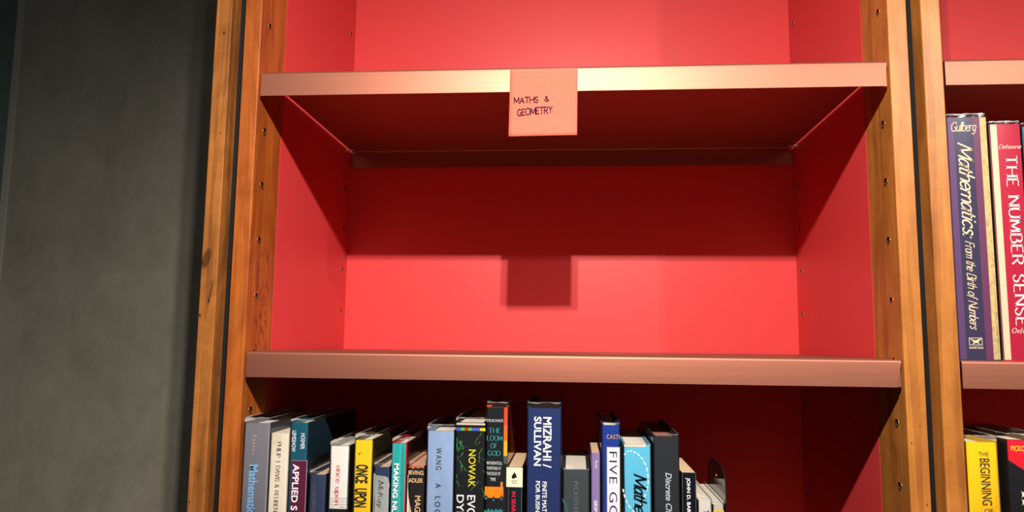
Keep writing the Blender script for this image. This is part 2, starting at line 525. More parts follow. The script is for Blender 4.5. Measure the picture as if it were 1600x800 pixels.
G = {  # stroke letters on a 10-high grid: width; strokes ('~' = smooth curve)
'A': (8, ['0,0 4,10 8,0', '1.6,3.6 6.4,3.6']), 'B': (7, ['0,0 0,10', '~0,10 4,9.9 6,8.6 5.9,6.6 4,5.4 0,5.3', '~0,5.3 4.6,5.2 7,4 7,1.5 4.6,.1 0,0']),
'C': (8, ['~7.6,7.8 5.8,9.8 3,9.7 .8,7.6 0,5 .8,2.4 3,.3 5.8,.2 7.6,2.2']), 'D': (8, ['0,0 0,10', '~0,10 3.6,9.9 7,8 8,5 7,2 3.6,.1 0,0']),
'E': (6, ['0,0 0,10', '0,10 6,10', '0,5.2 4.6,5.2', '0,0 6.2,0']), 'F': (6, ['0,0 0,10', '0,10 6,10', '0,5.2 4.6,5.2']),
'G': (8.4, ['~7.8,8 5.8,9.8 3,9.7 .8,7.6 0,5 .8,2.4 3,.3 5.8,.1 7.8,1.2', '7.8,0 7.8,4.4 5.2,4.4']), 'H': (8, ['0,0 0,10', '8,0 8,10', '0,5.2 8,5.2']),
'I': (0.6, ['.3,0 .3,10']), 'J': (3.5, ['3,10 3,2 2,-.6 0,-1.4']), 'K': (7.5, ['0,0 0,10', '6.8,10 0,4', '2.4,6.2 7.5,0']), 'L': (6, ['0,10 0,0', '0,0 6,0']),
'M': (9.5, ['0,0 .4,10', '.4,10 4.8,1.5 9,10', '9,10 9.4,0']), 'N': (8, ['0,0 0,10', '0,10 8,0', '8,0 8,10']), 'O': (9, ['~4.5,10 1.4,8.7 0,5 1.4,1.3 4.5,0 7.6,1.3 9,5 7.6,8.7 4.5,10']),
'P': (6.6, ['0,0 0,10', '~0,10 4,9.9 6.5,8.6 6.4,6.2 4,4.9 0,4.8']), 'R': (7.4, ['0,0 0,10', '~0,10 4,9.9 6.4,8.6 6.3,6.4 4,5.2 0,5.1', '3,5.1 7.4,0']),
'S': (6, ['~5.6,8.2 4.2,9.8 2,9.8 .4,8.4 .6,6.6 3,5.3 5.4,3.8 5.7,1.8 4.2,.2 2,.1 0,2']), 'T': (7.6, ['3.8,0 3.8,10', '0,10 7.6,10']),
'U': (7.6, ['~0,10 0,4 .8,1.2 3.8,0 6.8,1.2 7.6,4 7.6,10']), 'V': (8, ['0,10 4,0 8,10']), 'Y': (7.6, ['0,10 3.8,5', '7.6,10 3.8,5 3.8,0']), 'W': (12, ['0,10 3,0 6,9 9,0 12,10']),
'&': (8, ['~7.6,4.6 6,1.4 3.4,0 .8,1 .4,3 2.6,5.2 4.8,7.2 4.6,9.2 3,9.9 1.6,9 2,7 5,3.2 8,0']), '.': (0.8, ['0,0 .8,.2']), ',': (.8, ['.6,.4 0,-1.4']), ':': (0.8, ['0,0 .8,.2', '0,5 .8,5.2']), '/': (4, ['0,-1 4,10']),
'a': (5.2, ['~4.8,5 3.4,6.4 1.4,6 .2,3.6 .6,1 2.2,0 4,1.4 4.8,4', '4.9,6.3 4.9,.6 5.6,0']), 'b': (5.2, ['0,10 0,.2', '~0,4.4 2,6.4 4.2,5.8 5.2,3.2 4.2,.6 2,0 0,1.2']),
'c': (4.8, ['~4.7,5 3.2,6.4 1.2,5.8 0,3.2 1,.8 3,0 4.8,1.2']), 'd': (5.4, ['~5,5 3.4,6.4 1.2,5.8 0,3.2 1,.6 3,0 5,1.6', '5.1,10 5.1,0']),
'e': (5, ['~.2,3.4 4.8,3.8 4.2,5.8 2.4,6.5 .6,5.4 0,3.2 .8,.9 2.8,0 4.8,1.3']), 'f': (3.6, ['~3.8,9.4 2.6,10 1.4,8.4 1.2,5 1,-1.6', '0,6.2 3.2,6.2']),
'g': (5.2, ['~4.8,5 3.2,6.4 1.2,5.8 0,3.4 1,1 3,.4 4.8,2', '~4.9,6.3 4.8,0 4,-2.6 2,-3.2 .2,-2']), 'h': (5, ['0,10 0,0', '~0,4 1.6,6 3.6,6.3 4.8,5 5,0']),
'i': (.8, ['.3,6.3 .3,0', '.2,8.6 .8,8.9']), 'l': (.6, ['.3,10 .3,0']), 'k': (5, ['0,10 0,0', '4.4,6.3 0,2.6', '1.6,4 5,0']),
'm': (8.4, ['0,6.3 0,0', '~0,4.2 1.4,6 3,6.3 4,5 4.2,0', '~4.2,4.2 5.6,6 7.2,6.3 8.2,5 8.4,0']), 'n': (5, ['0,6.3 0,0', '~0,4 1.6,6 3.6,6.3 4.8,5 5,0']),
'o': (5.4, ['~2.7,6.5 .8,5.6 0,3.2 .8,.9 2.7,0 4.6,.9 5.4,3.2 4.6,5.6 2.7,6.5']), 'p': (5.2, ['0,6.3 0,-3.2', '~0,4.4 2,6.4 4.2,5.8 5.2,3.2 4.2,.6 2,0 0,1.2']),
'r': (3.4, ['0,6.3 0,0', '~0,4 1.2,6 3.6,6.2']), 's': (4, ['~3.8,5.4 2.4,6.5 .8,6 .6,4.5 2.2,3.4 3.8,2.3 3.4,.5 1.8,0 0,1']), 't': (3.4, ['~1.2,9 1.2,3 1.6,.4 3.4,.4', '0,6.3 3.2,6.3']),
'u': (5, ['~0,6.3 .1,2 1.2,.1 3.2,.4 4.8,2.4', '4.9,6.3 4.9,0']), 'v': (5, ['0,6.3 2.5,0 5,6.3']), 'x': (5, ['0,6.3 5,0', '5,6.3 0,0']), 'y': (5, ['0,6.3 2.7,.2', '~5,6.3 2.7,.2 1.6,-2.6 0,-3']), ' ': (3.6, []),
}
def smooth_path(p, k=5):
    q = []
    n = len(p)
    for i in range(n-1):
        a, b, c, d = p[max(i-1, 0)], p[i], p[i+1], p[min(i+2, n-1)]
        for j in range(k):
            t = j/k
            q.append(tuple(0.5*((2*b[m]) + (-a[m]+c[m])*t + (2*a[m]-5*b[m]+4*c[m]-d[m])*t*t + (-a[m]+3*b[m]-3*c[m]+d[m])*t**3) for m in (0, 1)))
    q.append(p[-1])
    return q

def strokes(body, wt=1.1, thin=0.5, serif=True, gap=2.2, shear=0.0, wobble=0.0, rise=0.0):
    vs, fs = [], []
    x = 0.0
    rnd = random.Random(len(body)*13 + 5)
    for ch in body:
        w, sl = G[ch]
        jy = rnd.uniform(-wobble, wobble); js = 1 + rnd.uniform(-wobble, wobble)*0.08
        for s in sl:
            sm = s.startswith('~')
            pts = [tuple(float(v) for v in q.split(',')) for q in s.lstrip('~').split()]
            closed = sm and pts[0] == pts[-1]
            path = smooth_path(pts) if sm else pts
            pieces = [path] if sm else [path[i:i+2] for i in range(len(path)-1)]
            for pc in pieces:
                n = len(pc); base = len(vs)
                for i, (px, py) in enumerate(pc):
                    a = pc[max(i-1, 0)]; b = pc[min(i+1, n-1)]
                    if closed and i in (0, n-1): a, b = pc[n-2], pc[1]
                    dx, dy = b[0]-a[0], b[1]-a[1]; L = math.hypot(dx, dy) or 1
                    dx, dy = dx/L, dy/L
                    half = 0.5*wt*(thin + (1-thin)*abs(dy)**1.4)
                    ex = 0.0
                    if not sm and not serif: ex = half*0.6*(-1 if i == 0 else 1)
                    for sgn in (1, -1):
                        vs.append((x + px + dx*ex - dy*half*sgn, py*js + jy + dy*ex + dx*half*sgn + rise*(x+px)))
                for i in range(n-1):
                    fs.append((base+2*i, base+2*i+1, base+2*i+3, base+2*i+2))
                if serif:
                    for e, o_ in ((pc[0], pc[1]), (pc[-1], pc[-2])):
                        L = math.hypot(e[0]-o_[0], e[1]-o_[1]) or 1
                        if abs(e[1]-o_[1])/L > 0.85 and (abs(e[1]) < .05 or abs(e[1]-10) < .05 or abs(e[1]+3.2) < .05 or abs(e[1]-6.3) < .05):
                            k = len(vs); hy = 0.34
                            yy = min(max(e[1], e[1]), 10)
                            y0 = yy - 2*hy if yy > 3 else yy
                            sx = 1.35
                            x0_ = x + e[0] - sx; x1_ = x + e[0] + sx
                            if abs(e[1]-6.3) < .05: x1_ = x + e[0] + 0.3
                            vs += [(x0_, y0), (x1_, y0), (x1_, y0+2*hy), (x0_, y0+2*hy)]
                            fs.append((k, k+1, k+2, k+3))
        x += w + gap
    vs = [(a + b*shear, b) for a, b in vs]
    return vs, fs

def print_on(parent, body, bx, m, rot=True, font='sans', bold=0.0, space=1.0, shear=0.0, full=None, y=None, name='title_lettering', label=None, slant=0.0, **kw):
    """fit the text `body` to the rectangle bx=(x0,x1,ztop,zbottom); rot = reads downwards. full = the whole line when body is only what fits the box"""
    gen = (lambda s: bfont(s, bold, space)) if font == 'sans' else (lambda s: strokes(s, **kw))
    v0, _ = gen(body)
    vs, fs = gen(full) if full else gen(body)
    if shear:
        v0 = [(a + b*shear, b) for a, b in v0]; vs = [(a + b*shear, b) for a, b in vs]
    xa = min(v[0] for v in v0); xb = max(v[0] for v in v0); ya = min(v[1] for v in v0); yb = max(v[1] for v in v0)
    x0, x1, zt, zb = bx
    loc = parent.location
    yy = (loc.y - 0.00025) if y is None else y
    bm = bmesh.new(); out = []
    for a, b in vs:
        u = (a-xa)/(xb-xa); v = (b-ya)/(yb-ya)
        if rot == 'up': X = x1 - v*(x1-x0); Z = zb + u*(zt-zb)
        elif rot: X = x0 + v*(x1-x0) + slant*(u-0.5); Z = zt - u*(zt-zb)
        else: X = x0 + u*(x1-x0); Z = zb + v*(zt-zb) + slant*(u-0.5)
        out.append(bm.verts.new((X - loc.x, yy - loc.y, Z - loc.z)))
    for f in fs:
        try: bm.faces.new([out[i] for i in f])
        except ValueError: pass
    o = link(name, bm, m, parent)
    if label: o['label'] = label
    return o

def patch(parent, bx, m, name='spine_label', y=-0.00012, poly=None, label=None):
    """printed or pasted area on a spine; poly = outline points (x,z) in metres instead of the rectangle"""
    loc = parent.location
    bm = bmesh.new()
    pts = poly or [(bx[0], bx[3]), (bx[1], bx[3]), (bx[1], bx[2]), (bx[0], bx[2])]
    vs = [bm.verts.new((x - loc.x, y, z - loc.z)) for x, z in pts]
    bm.faces.new(vs)
    o = link(name, bm, m, parent)
    if label: o['label'] = label
    return o

# ------------------------------------------------------------ books
YS = 0.005
def book(label, x0, x1, ztop, zbot, depth, spine, sidec, pages, hard=True, film=None, drop=0.003, group='books on the lower shelf of the middle bay', yf=YS, rsp=0.0022, inside=None, gapx=0.0004):
    x0 += gapx; x1 -= gapx
    xm = (x0+x1)/2
    hw = (x1-x0)/2; h = ztop - zbot
    root = thing('book', label, 'book', (xm, yf, zbot), group)
    th = 0.0024 if hard else 0.0005
    r = min(rsp, hw*0.45)
    def arc(cx, cy, rr, a0, a1, n=5):
        return [(cx + rr*math.cos(a0+(a1-a0)*i/n), cy + rr*math.sin(a0+(a1-a0)*i/n)) for i in range(n+1)]
    pi = math.pi
    outer = [(-hw, depth)] + arc(-hw+r, r, r, pi, 1.5*pi) + arc(hw-r, r, r, 1.5*pi, 2*pi) + [(hw, depth)]
    ri = max(r-th, 0.0002)
    inner = [(hw-th, depth)] + arc(hw-th-ri, th+ri, ri, 2*pi, 1.5*pi) + arc(-hw+th+ri, th+ri, ri, 1.5*pi, pi) + [(-hw+th, depth)]
    def fm(a, b):
        if a is None: return 1
        if a[1] < r*0.75 and b[1] < r*0.75 and abs(a[0]) <= hw and min(a[1], b[1]) < 0.0019: return 0
        if abs(a[0]) > hw-1e-5 or abs(b[0]) > hw-1e-5: return 1
        return 2
    bm = bmesh.new(); prism_z(bm, outer+inner, 0, h, fm)
    link('cover', bm, [spine, sidec, inside or sidec], root, True)
    bm = bmesh.new()
    dz = drop if hard else 0.0004
    box(bm, -hw+th+0.0001, hw-th-0.0001, th+(0.001 if hard else 0.0001), depth-(0.004 if hard else 0.0003), dz, h-dz)
    if hard:                                           # headband bow of the page block
        for v in bm.verts:
            if v.co.y < 0.01: v.co.x *= 0.96
    link('page_block', bm, pages, root)
    if film:
        fh = film - zbot
        off = 0.00032
        def pth(o_): return [(-hw-o_, depth-0.004)] + arc(-hw+r, r, r+o_, pi, 1.5*pi) + arc(hw-r, r, r+o_, 1.5*pi, 2*pi) + [(hw+o_, depth-0.004)]
        def dense(p):
            q = []
            for i in range(len(p)-1):
                d = math.hypot(p[i+1][0]-p[i][0], p[i+1][1]-p[i][1]); n = max(1, int(d/0.004))
                for j in range(n): q.append((p[i][0]+(p[i+1][0]-p[i][0])*j/n, p[i][1]+(p[i+1][1]-p[i][1])*j/n))
            q.append(p[-1]); return q
        P = dense(pth(off)); Pi = dense(pth(off)) 
        bm = bmesh.new()
        rnd = random.Random(int(x0*1e5))
        jit = [rnd.uniform(-0.0004, 0.0004) for _ in P]
        lean = [rnd.uniform(-0.00015, 0.0004) for _ in P]
        rows = []
        for zz, k in ((0.0005, 0), (h-0.0015, 0), (h, 0), ((h+fh)/2, 0.6), (fh, 1.0)):
            rows.append([bm.verts.new((x*(1 - 0.02*k) , y + max(0, lean[i])*k*1.5, zz + jit[i]*k)) for i, (x, y) in enumerate(P)])
        for a, b in zip(rows, rows[1:]):
            for i in range(len(P)-1): bm.faces.new((a[i], a[i+1], b[i+1], b[i]))
        jk = link('film_jacket', bm, M_film, root, False)
        # creased top rim where the film is folded over, whitened as its highlight
        bm = bmesh.new()
        top = [v for v in range(len(P))]
        ra, rb = [], []
        for i, (x, y) in enumerate(P):
            hh = 0.0007 + rnd.random()*0.0007
            hh *= 1.0 if y < 0.02 else 0.45
            ra.append(bm.verts.new((x*0.985, y - 0.0001 + max(0, lean[i])*1.5, fh + jit[i])))
            rb.append(bm.verts.new((x*0.975, y + 0.0006 + max(0, lean[i]), fh + jit[i] - hh)))
        for i in range(len(P)-1): bm.faces.new((ra[i], ra[i+1], rb[i+1], rb[i]))
        link('fold', bm, M_fold, jk)
    return root

SH = Z3
L = 'sans'
WHITE = cm(235, 235, 235); INK = cm(28, 28, 34)

# 1 grey
b = book('thick grey hardback in clear film, first on the lower shelf beside the left post', 0.00159, 0.03182, -0.17942, SH, 0.190,
         cm(140, 138, 146), cm(120, 118, 124), P_white, film=-0.17326)
print_on(b, 'Robson', (0.01259, 0.01690, -0.19209, -0.21282), cm(205,180,170), space=1.35)
print_on(b, 'Mathematic', (0.01006, 0.02004, -0.22370, -0.27532), cm(150,200,238), bold=0.025, slant=-0.0004)
# 2 cream
b = book('cream paperback with grey capital lettering between the grey and the teal hardbacks', 0.03237, 0.05310, -0.18978, SH, 0.150,
         worn('cream_paper', srgb(226,212,196), srgb(206,190,168), 25), cm(215,200,180), P_white, hard=False)
print_on(b, 'PHILIP J. DAVIS & REUBEN', (0.03913, 0.04467, -0.19868, -0.27252), cm(80,74,80), font='stroke', wt=1.5, thin=0.5, slant=-0.0009)
# 3 teal
b = book('teal hardback with maroon title panel and white lettering, third from the left post', 0.05329, 0.07397, -0.17810, SH, 0.181,
         cm(8, 100, 122), cm(10, 86, 105, 0.3), P_white, film=-0.17435)
print_on(b, 'LEMESHOW', (0.05652, 0.06093, -0.18673, -0.20909), WHITE, bold=0.012)
print_on(b, 'HOSMER', (0.06634, 0.07088, -0.18924, -0.20616), WHITE, bold=0.012)
patch(b, (0.05718, 0.07468, -0.21773, -0.41800), cm(150,150,160), label='thin pale border of the maroon panel')
patch(b, (0.05719, 0.07385, -0.21842, -0.41800), cm(112, 30, 72), y=-0.0002, label='maroon title panel')
print_on(b, 'APPLIED', (0.05880, 0.06587, -0.22186, -0.26198), cm(245,235,245), bold=0.02, full='APPLIED S', slant=-0.0004, y=YS-0.0004)
# 4 navy
b = book('small navy cloth hardback in film with faint lettering, between teal and white books', 0.07674, 0.09611, -0.23267, SH, 0.130,
         cloth('navy_cloth', srgb(44, 58, 92)), cm(40, 52, 84), P_tan, film=-0.22865, drop=0.002)
print_on(b, 'H.MIDDITCH', (0.08170, 0.08556, -0.24276, -0.27067), cm(140, 134, 130), rot='up', wt=1.0, font='stroke')
# 5 white
b = book('white glossy hardback with red lowercase title above a black band', 0.09842, 0.12025, -0.20187, SH, 0.150,
         cm(236, 230, 224, 0.3), cm(150, 158, 150), P_white, film=-0.19716)
print_on(b, 'once upon', (0.10487, 0.11033, -0.22209, -0.26401), cm(205, 48, 60), font='stroke', wt=1.25, thin=0.5, slant=-0.0006)
patch(b, (0.10011, 0.12137, -0.26725, -0.41800), cm(24, 26, 32), label='black band')
PRL = [[(0.10136, 0.10248, -0.25657, -0.25756), (0.10325, 0.10437, -0.25651, -0.25751), (0.10514, 0.10626, -0.25646, -0.25746), (0.10703, 0.10815, -0.25641, -0.25740), (0.10892, 0.11003, -0.25636, -0.25735), (0.11080, 0.11192, -0.25630, -0.25730), (0.11269, 0.11380, -0.25625, -0.25724), (0.11457, 0.11569, -0.25620, -0.25719), (0.11646, 0.11757, -0.25614, -0.25714), (0.11834, 0.11945, -0.25609, -0.25708)], [(0.10205, 0.10316, -0.25953, -0.26053), (0.10393, 0.10505, -0.25948, -0.26047), (0.10582, 0.10694, -0.25943, -0.26042), (0.10771, 0.10882, -0.25937, -0.26037), (0.10959, 0.11071, -0.25932, -0.26031), (0.11148, 0.11259, -0.25927, -0.26026), (0.11336, 0.11448, -0.25921, -0.26021), (0.11524, 0.11636, -0.25916, -0.26015), (0.11713, 0.11824, -0.25911, -0.26010), (0.11901, 0.12012, -0.25905, -0.26005)], [(0.10161, 0.10273, -0.26253, -0.26352), (0.10349, 0.10461, -0.26248, -0.26347), (0.10538, 0.10650, -0.26242, -0.26341), (0.10727, 0.10838, -0.26237, -0.26336), (0.10915, 0.11027, -0.26231, -0.26331), (0.11104, 0.11215, -0.26226, -0.26325), (0.11292, 0.11404, -0.26221, -0.26320), (0.11480, 0.11592, -0.26215, -0.26314), (0.11668, 0.11780, -0.26210, -0.26309), (0.11857, 0.11968, -0.26205, -0.26304)], [(0.10227, 0.10339, -0.26516, -0.26615), (0.10416, 0.10528, -0.26511, -0.26610), (0.10605, 0.10716, -0.26505, -0.26604), (0.10793, 0.10905, -0.26500, -0.26599), (0.10981, 0.11093, -0.26494, -0.26593), (0.11170, 0.11281, -0.26489, -0.26588), (0.11358, 0.11470, -0.26483, -0.26583), (0.11546, 0.11658, -0.26478, -0.26577), (0.11734, 0.11846, -0.26473, -0.26572), (0.11922, 0.12034, -0.26467, -0.26566)]]
for i, (yy) in enumerate((778.5, 783, 787.5, 791.5)):
    for j in range(10):
        if 1 < j < 5: continue
        patch(b, PRL[i][j], cm(176, 172, 172), name='printed_letter')
loc = b.location
bm = bmesh.new(); xr = 0.12025 - 0.0003 - loc.x
v = [bm.verts.new(p) for p in [(xr, 0.006, 0.002), (xr, 0.011, 0.002), (xr, 0.011, -0.20634-SH), (xr, 0.006, -0.20634-SH)]]; bm.faces.new(v)
link('cover_stripe', bm, cm(190, 30, 50), b)
# 6 yellow
b = book('bright yellow hardback with narrow black capitals on its spine', 0.12527, 0.14595, -0.19488, SH, 0.181,
         cloth('yellow_print', srgb(240, 200, 8), 400, 0.1), cm(92, 78, 40, 0.35), P_white, film=-0.18916)
print_on(b, 'ONCE', (0.12798, 0.14159, -0.22074, -0.24005), INK, bold=0.03, slant=-0.0003)
print_on(b, 'UPON', (0.12750, 0.14106, -0.24540, -0.26490), INK, bold=0.03, slant=-0.0003)
patch(b, None, cm(120, 90, 20), name='price_mark', poly=[(0.12964, -0.20880), (0.13146, -0.21076), (0.13279, -0.20872), (0.13239, -0.20739), (0.13127, -0.20929)])
# 7 grey torn
b = book('navy cloth book with a torn pale grey paper jacket and italic lettering', 0.14732, 0.16568, -0.22286, SH, 0.140,
         cloth('navy_cloth_b', srgb(38, 52, 92)), cm(70, 74, 84), P_tan, film=-0.21886, drop=0.002)
patch(b, None, worn('torn_grey_paper', srgb(176, 178, 176), srgb(148, 152, 152)), poly=[(0.14904, -0.30865), (0.14773, -0.23041), (0.14885, -0.22872), (0.15068, -0.23133), (0.15486, -0.23156), (0.15975, -0.23210), (0.16360, -0.23333), (0.16442, -0.23729), (0.16544, -0.24124), (0.16467, -0.24523), (0.16493, -0.30812)], name='torn_jacket', label='pale grey torn paper')
print_on(b, 'McKay', (0.15133, 0.15881, -0.23622, -0.26496), cm(44, 44, 50), font='stroke', wt=1.0, thin=0.35, shear=0.25, slant=-0.0003, y=YS-0.0004)
# 8 making
b = book('turquoise and red hardback with bold white capitals and ruler marks', 0.16630, 0.18369, -0.19737, SH, 0.150,
         cm(226, 48, 62), cm(150, 30, 36, 0.3), P_white, film=-0.19235)
patch(b, (0.16756, 0.18168, -0.19773, -0.41800), cm(40, 178, 174), label='turquoise spine area')
patch(b, (0.16784, 0.16992, -0.19786, -0.41800), cm(88, 170, 176), y=-0.0002, label='paler edge band')
patch(b, (0.17573, 0.17608, -0.19770, -0.41800), cm(150, 220, 214), y=-0.0002, name='rule_line')
for i in range(38):
    zz = -0.2020 - i*0.00204
    patch(b, (0.1799 - (0.0034 if i % 10 == 4 else 0.0015), 0.1799, zz, zz - 0.00032), cm(20, 90, 96), y=-0.00022, name='ruler_tick')
print_on(b, 'MAKING', (0.16932, 0.17485, -0.21849, -0.25426), WHITE, bold=0.03, full='MAKING NUM', slant=-0.0008, y=YS-0.0004)
# 9 adler
b = book('worn black paperback with cream capitals and rust coloured top, beside the turquoise book', 0.18540, 0.20266, -0.22095, SH, 0.130,
         cm(34, 30, 32), cm(176, 70, 48), P_rust, hard=False, film=-0.21663)
CR = cm(226, 196, 150)
print_on(b, 'IRVING', (0.18553, 0.20153, -0.22526, -0.22990), CR, rot=False, bold=0.02)
print_on(b, 'ADLER', (0.18589, 0.20119, -0.23335, -0.23784), CR, rot=False, bold=0.02)
print_on(b, 'MAG', (0.19303, 0.19921, -0.25130, -0.26804), CR, bold=0.02)
patch(b, None, cm(222, 120, 90), name='torn_edge', poly=[(0.18561, -0.22128), (0.18561, -0.22280), (0.18782, -0.22195), (0.18990, -0.22402), (0.19266, -0.22196), (0.19542, -0.22322), (0.19818, -0.22216), (0.20218, -0.22272), (0.20218, -0.22087)])
patch(b, None, cm(226, 210, 196), name='torn_patch', poly=[(0.18488, -0.23014), (0.18557, -0.23012), (0.18529, -0.24203), (0.18619, -0.25322), (0.18791, -0.26106), (0.18963, -0.26822), (0.18963, -0.30729), (0.18446, -0.30746)])
# 10 wang
b = book('pale blue-grey hardback in film with widely spaced dark letters', 0.20415, 0.23419, -0.18369, SH, 0.180,
         worn('blue_grey_cloth', srgb(150, 172, 206), srgb(138, 160, 192), 40), cm(120, 136, 160), P_white, film=-0.17666)
print_on(b, 'WANG', (0.21453, 0.22072, -0.20109, -0.22399), cm(56, 60, 72), space=1.35)
print_on(b, 'A', (0.21471, 0.22067, -0.23787, -0.24281), cm(56, 60, 72), bold=0.01)
print_on(b, 'LOG', (0.21455, 0.22043, -0.25137, -0.26937), cm(56, 60, 72), bold=0.01, space=1.6)
# 11 nowak
b = book('black hardback with a rainbow stripe and yellow and white capitals', 0.23504, 0.26699, -0.17432, SH, 0.185,
         cm(26, 28, 34, 0.3), cm(24, 26, 30, 0.3), P_white, film=-0.16863, drop=0.001)
patch(b, (0.23611, 0.26667, -0.17478, -0.17665), cm(222, 205, 186), name='torn_edge', label='pale worn top edge')
segs = [(0.23588, 0.24111, (92, 112, 200)), (0.24111, 0.24482, (90, 200, 70)), (0.24482, 0.24867, (210, 24, 52)), (0.24867, 0.25237, (90, 200, 70)), (0.25237, 0.26129, (92, 112, 200)), (0.26129, 0.26704, (226, 210, 20))]
for a, c, k in segs: patch(b, (a, c, -0.17967, -0.18268), cm(*k), name='rainbow_stripe')
print_on(b, 'NOWAK', (0.24970, 0.25720, -0.20227, -0.24085), cm(232, 222, 30), bold=0.005)
print_on(b, 'EV', (0.24884, 0.25739, -0.24913, -0.26213), WHITE, full='EVOL', bold=0.012)
print_on(b, 'DY', (0.23772, 0.24533, -0.24906, -0.26605), WHITE, full='DYN', bold=0.012)
rg = random.Random(3)
VX = (0.23703, 0.26705)
def vine(b, starts, wdt):
    loc = b.location
    bm = bmesh.new()
    for (x, z, ln) in starts:
        px, pz = x, z; a = rg.uniform(-1.2, 1.2)
        for k in range(ln):
            a += rg.uniform(-.8, .8)
            nx, nz = px + 0.0015*math.sin(a), pz - 0.0018*math.cos(a*0.7)
            w = wdt*rg.uniform(0.4, 1.0)
            nx = min(max(nx, VX[0]), VX[1])
            vs = [bm.verts.new((u - loc.x, -0.00015, v_ - loc.z)) for u, v_ in ((px - w, pz), (px + w, pz), (nx + w*.7, nz), (nx - w*.7, nz))]
            bm.faces.new(vs)
            px, pz = nx, nz
    return bm
link('vine_print', vine(b, [(0.23675, -0.19032, 9), (0.23820, -0.19429, 8), (0.24161, -0.19288, 7), (0.23971, -0.20091, 9), (0.24390, -0.20480, 6), (0.23787, -0.21158, 8), (0.24137, -0.21547, 6), (0.23753, -0.22878, 5), (0.23696, -0.23407, 4)], 0.0005), cm(70, 178, 84), b)
link('vine_print', vine(b, [(0.26339, -0.18442, 7), (0.26150, -0.19377, 7), (0.26434, -0.20035, 6), (0.26034, -0.20574, 6), (0.26247, -0.21099, 8), (0.26404, -0.22349, 6), (0.26083, -0.23476, 7), (0.26366, -0.24124, 6)], 0.0004), cm(92, 170, 60), b)
# 12 loom
b = book('tall black hardback with turquoise serif capitals and orange side cover', 0.26776, 0.29104, -0.15773, SH, 0.175,
         cm(26, 32, 38, 0.3), cm(226, 104, 40, 0.35), P_white, film=-0.15203, gapx=0.0003)
TE = cm(70, 176, 184)
print_on(b, 'PICKOVER', (0.26853, 0.28603, -0.17012, -0.17306), WHITE, rot=False, font='stroke', wt=1.4)
for s, bx in (('THE', (0.27088, 0.28330, -0.17920, -0.18452)), ('LOOM', (0.26868, 0.28573, -0.18692, -0.19250)), ('OF', (0.27290, 0.27998, -0.19504, -0.20034)), ('GOD', (0.26988, 0.28363, -0.20258, -0.20814))):
    print_on(b, s, bx, TE, rot=False, font='stroke', wt=1.35, thin=0.4)
for s, bx in (('MATHEMATICAL', (0.26902, 0.28539, -0.21394, -0.21723)), ('TAPESTRIES AT', (0.26911, 0.28438, -0.21935, -0.22251)), ('THE EDGE OF', (0.26926, 0.28364, -0.22476, -0.22804)), ('TIME', (0.27302, 0.27871, -0.23069, -0.23397))):
    print_on(b, s, bx, WHITE, rot=False, bold=0.0)
patch(b, (0.26753, 0.28708, -0.23990, -0.25133), cm(242, 150, 22), label='orange band')
patch(b, (0.28393, 0.28630, -0.23478, -0.24001), cm(242, 150, 22), name='printed_shape')
teal2 = cm(60, 150, 150)
SHP = [([(0.26652, -0.25223), (0.26720, -0.24962), (0.26774, -0.25027), (0.26855, -0.24700), (0.26936, -0.25027), (0.27018, -0.24896), (0.27058, -0.25223)], (0.26750, 0.26980, -0.25131, -0.25288)), ([(0.27464, -0.25363), (0.27532, -0.25102), (0.27586, -0.25168), (0.27667, -0.24841), (0.27748, -0.25168), (0.27829, -0.25037), (0.27870, -0.25363)], (0.27564, 0.27794, -0.25272, -0.25428)), ([(0.28309, -0.25242), (0.28376, -0.24981), (0.28430, -0.25046), (0.28511, -0.24720), (0.28592, -0.25046), (0.28673, -0.24916), (0.28714, -0.25242)], (0.28407, 0.28636, -0.25150, -0.25307))]
for pl_, bx in SHP:
    patch(b, None, cm(20, 22, 24), name='printed_shape', y=-0.0002, poly=pl_)
    patch(b, bx, teal2, name='printed_shape', y=-0.00025)
patch(b, None, teal2, name='printed_shape', poly=[(0.26743, -0.27374), (0.26743, -0.26335), (0.26946, -0.26524), (0.27148, -0.26193), (0.27351, -0.26447), (0.27553, -0.26246), (0.27756, -0.26500), (0.27958, -0.26202), (0.28160, -0.26423), (0.28362, -0.26222), (0.28665, -0.26343), (0.28665, -0.27316)])
for y0_, y1_, c_ in ((-0.1580, -0.1760, (226, 84, 48)), (-0.1760, -0.1925, (234, 122, 40)), (-0.1925, -0.2080, (236, 184, 52)), (-0.2080, -0.2160, (80, 110, 90))):
    patch(b, (0.2868, 0.2905, y0_, y1_), cm(*c_), name='cover_stripe', y=-0.0001, label='orange wrap of the side cover')
# 13 in search
b = book('small dark paperback with a cream panel, left of the thick navy book', 0.29113, 0.30735, -0.21901, SH, 0.110,
         cm(30, 42, 50, 0.4), cm(30, 34, 40), P_tan, hard=False)
patch(b, (0.29012, 0.30719, -0.21947, -0.23964), cm(236, 226, 200), label='cream panel')
# swan mark and its two small words
patch(b, None, INK, name='swan_mark', y=-0.0002, poly=[(0.29544, -0.22959), (0.29666, -0.22694), (0.29801, -0.22559), (0.29774, -0.22448), (0.29855, -0.22407), (0.29909, -0.22537), (0.30071, -0.22716), (0.30004, -0.22783), (0.30139, -0.22872), (0.30044, -0.23084), (0.29963, -0.22968), (0.29828, -0.23115), (0.29639, -0.23094)])
print_on(b, 'BLACK', (0.29564, 0.30157, -0.23246, -0.23390), cm(90,84,80), rot=False, y=YS-0.0004, name='imprint_lettering')
print_on(b, 'SWAN', (0.29607, 0.30119, -0.23468, -0.23612), cm(90,84,80), rot=False, y=YS-0.0004, name='imprint_lettering')
print_on(b, 'IN SEAR', (0.29602, 0.30019, -0.24424, -0.26472), cm(232, 44, 96), full='IN SEARCH', bold=0.012)
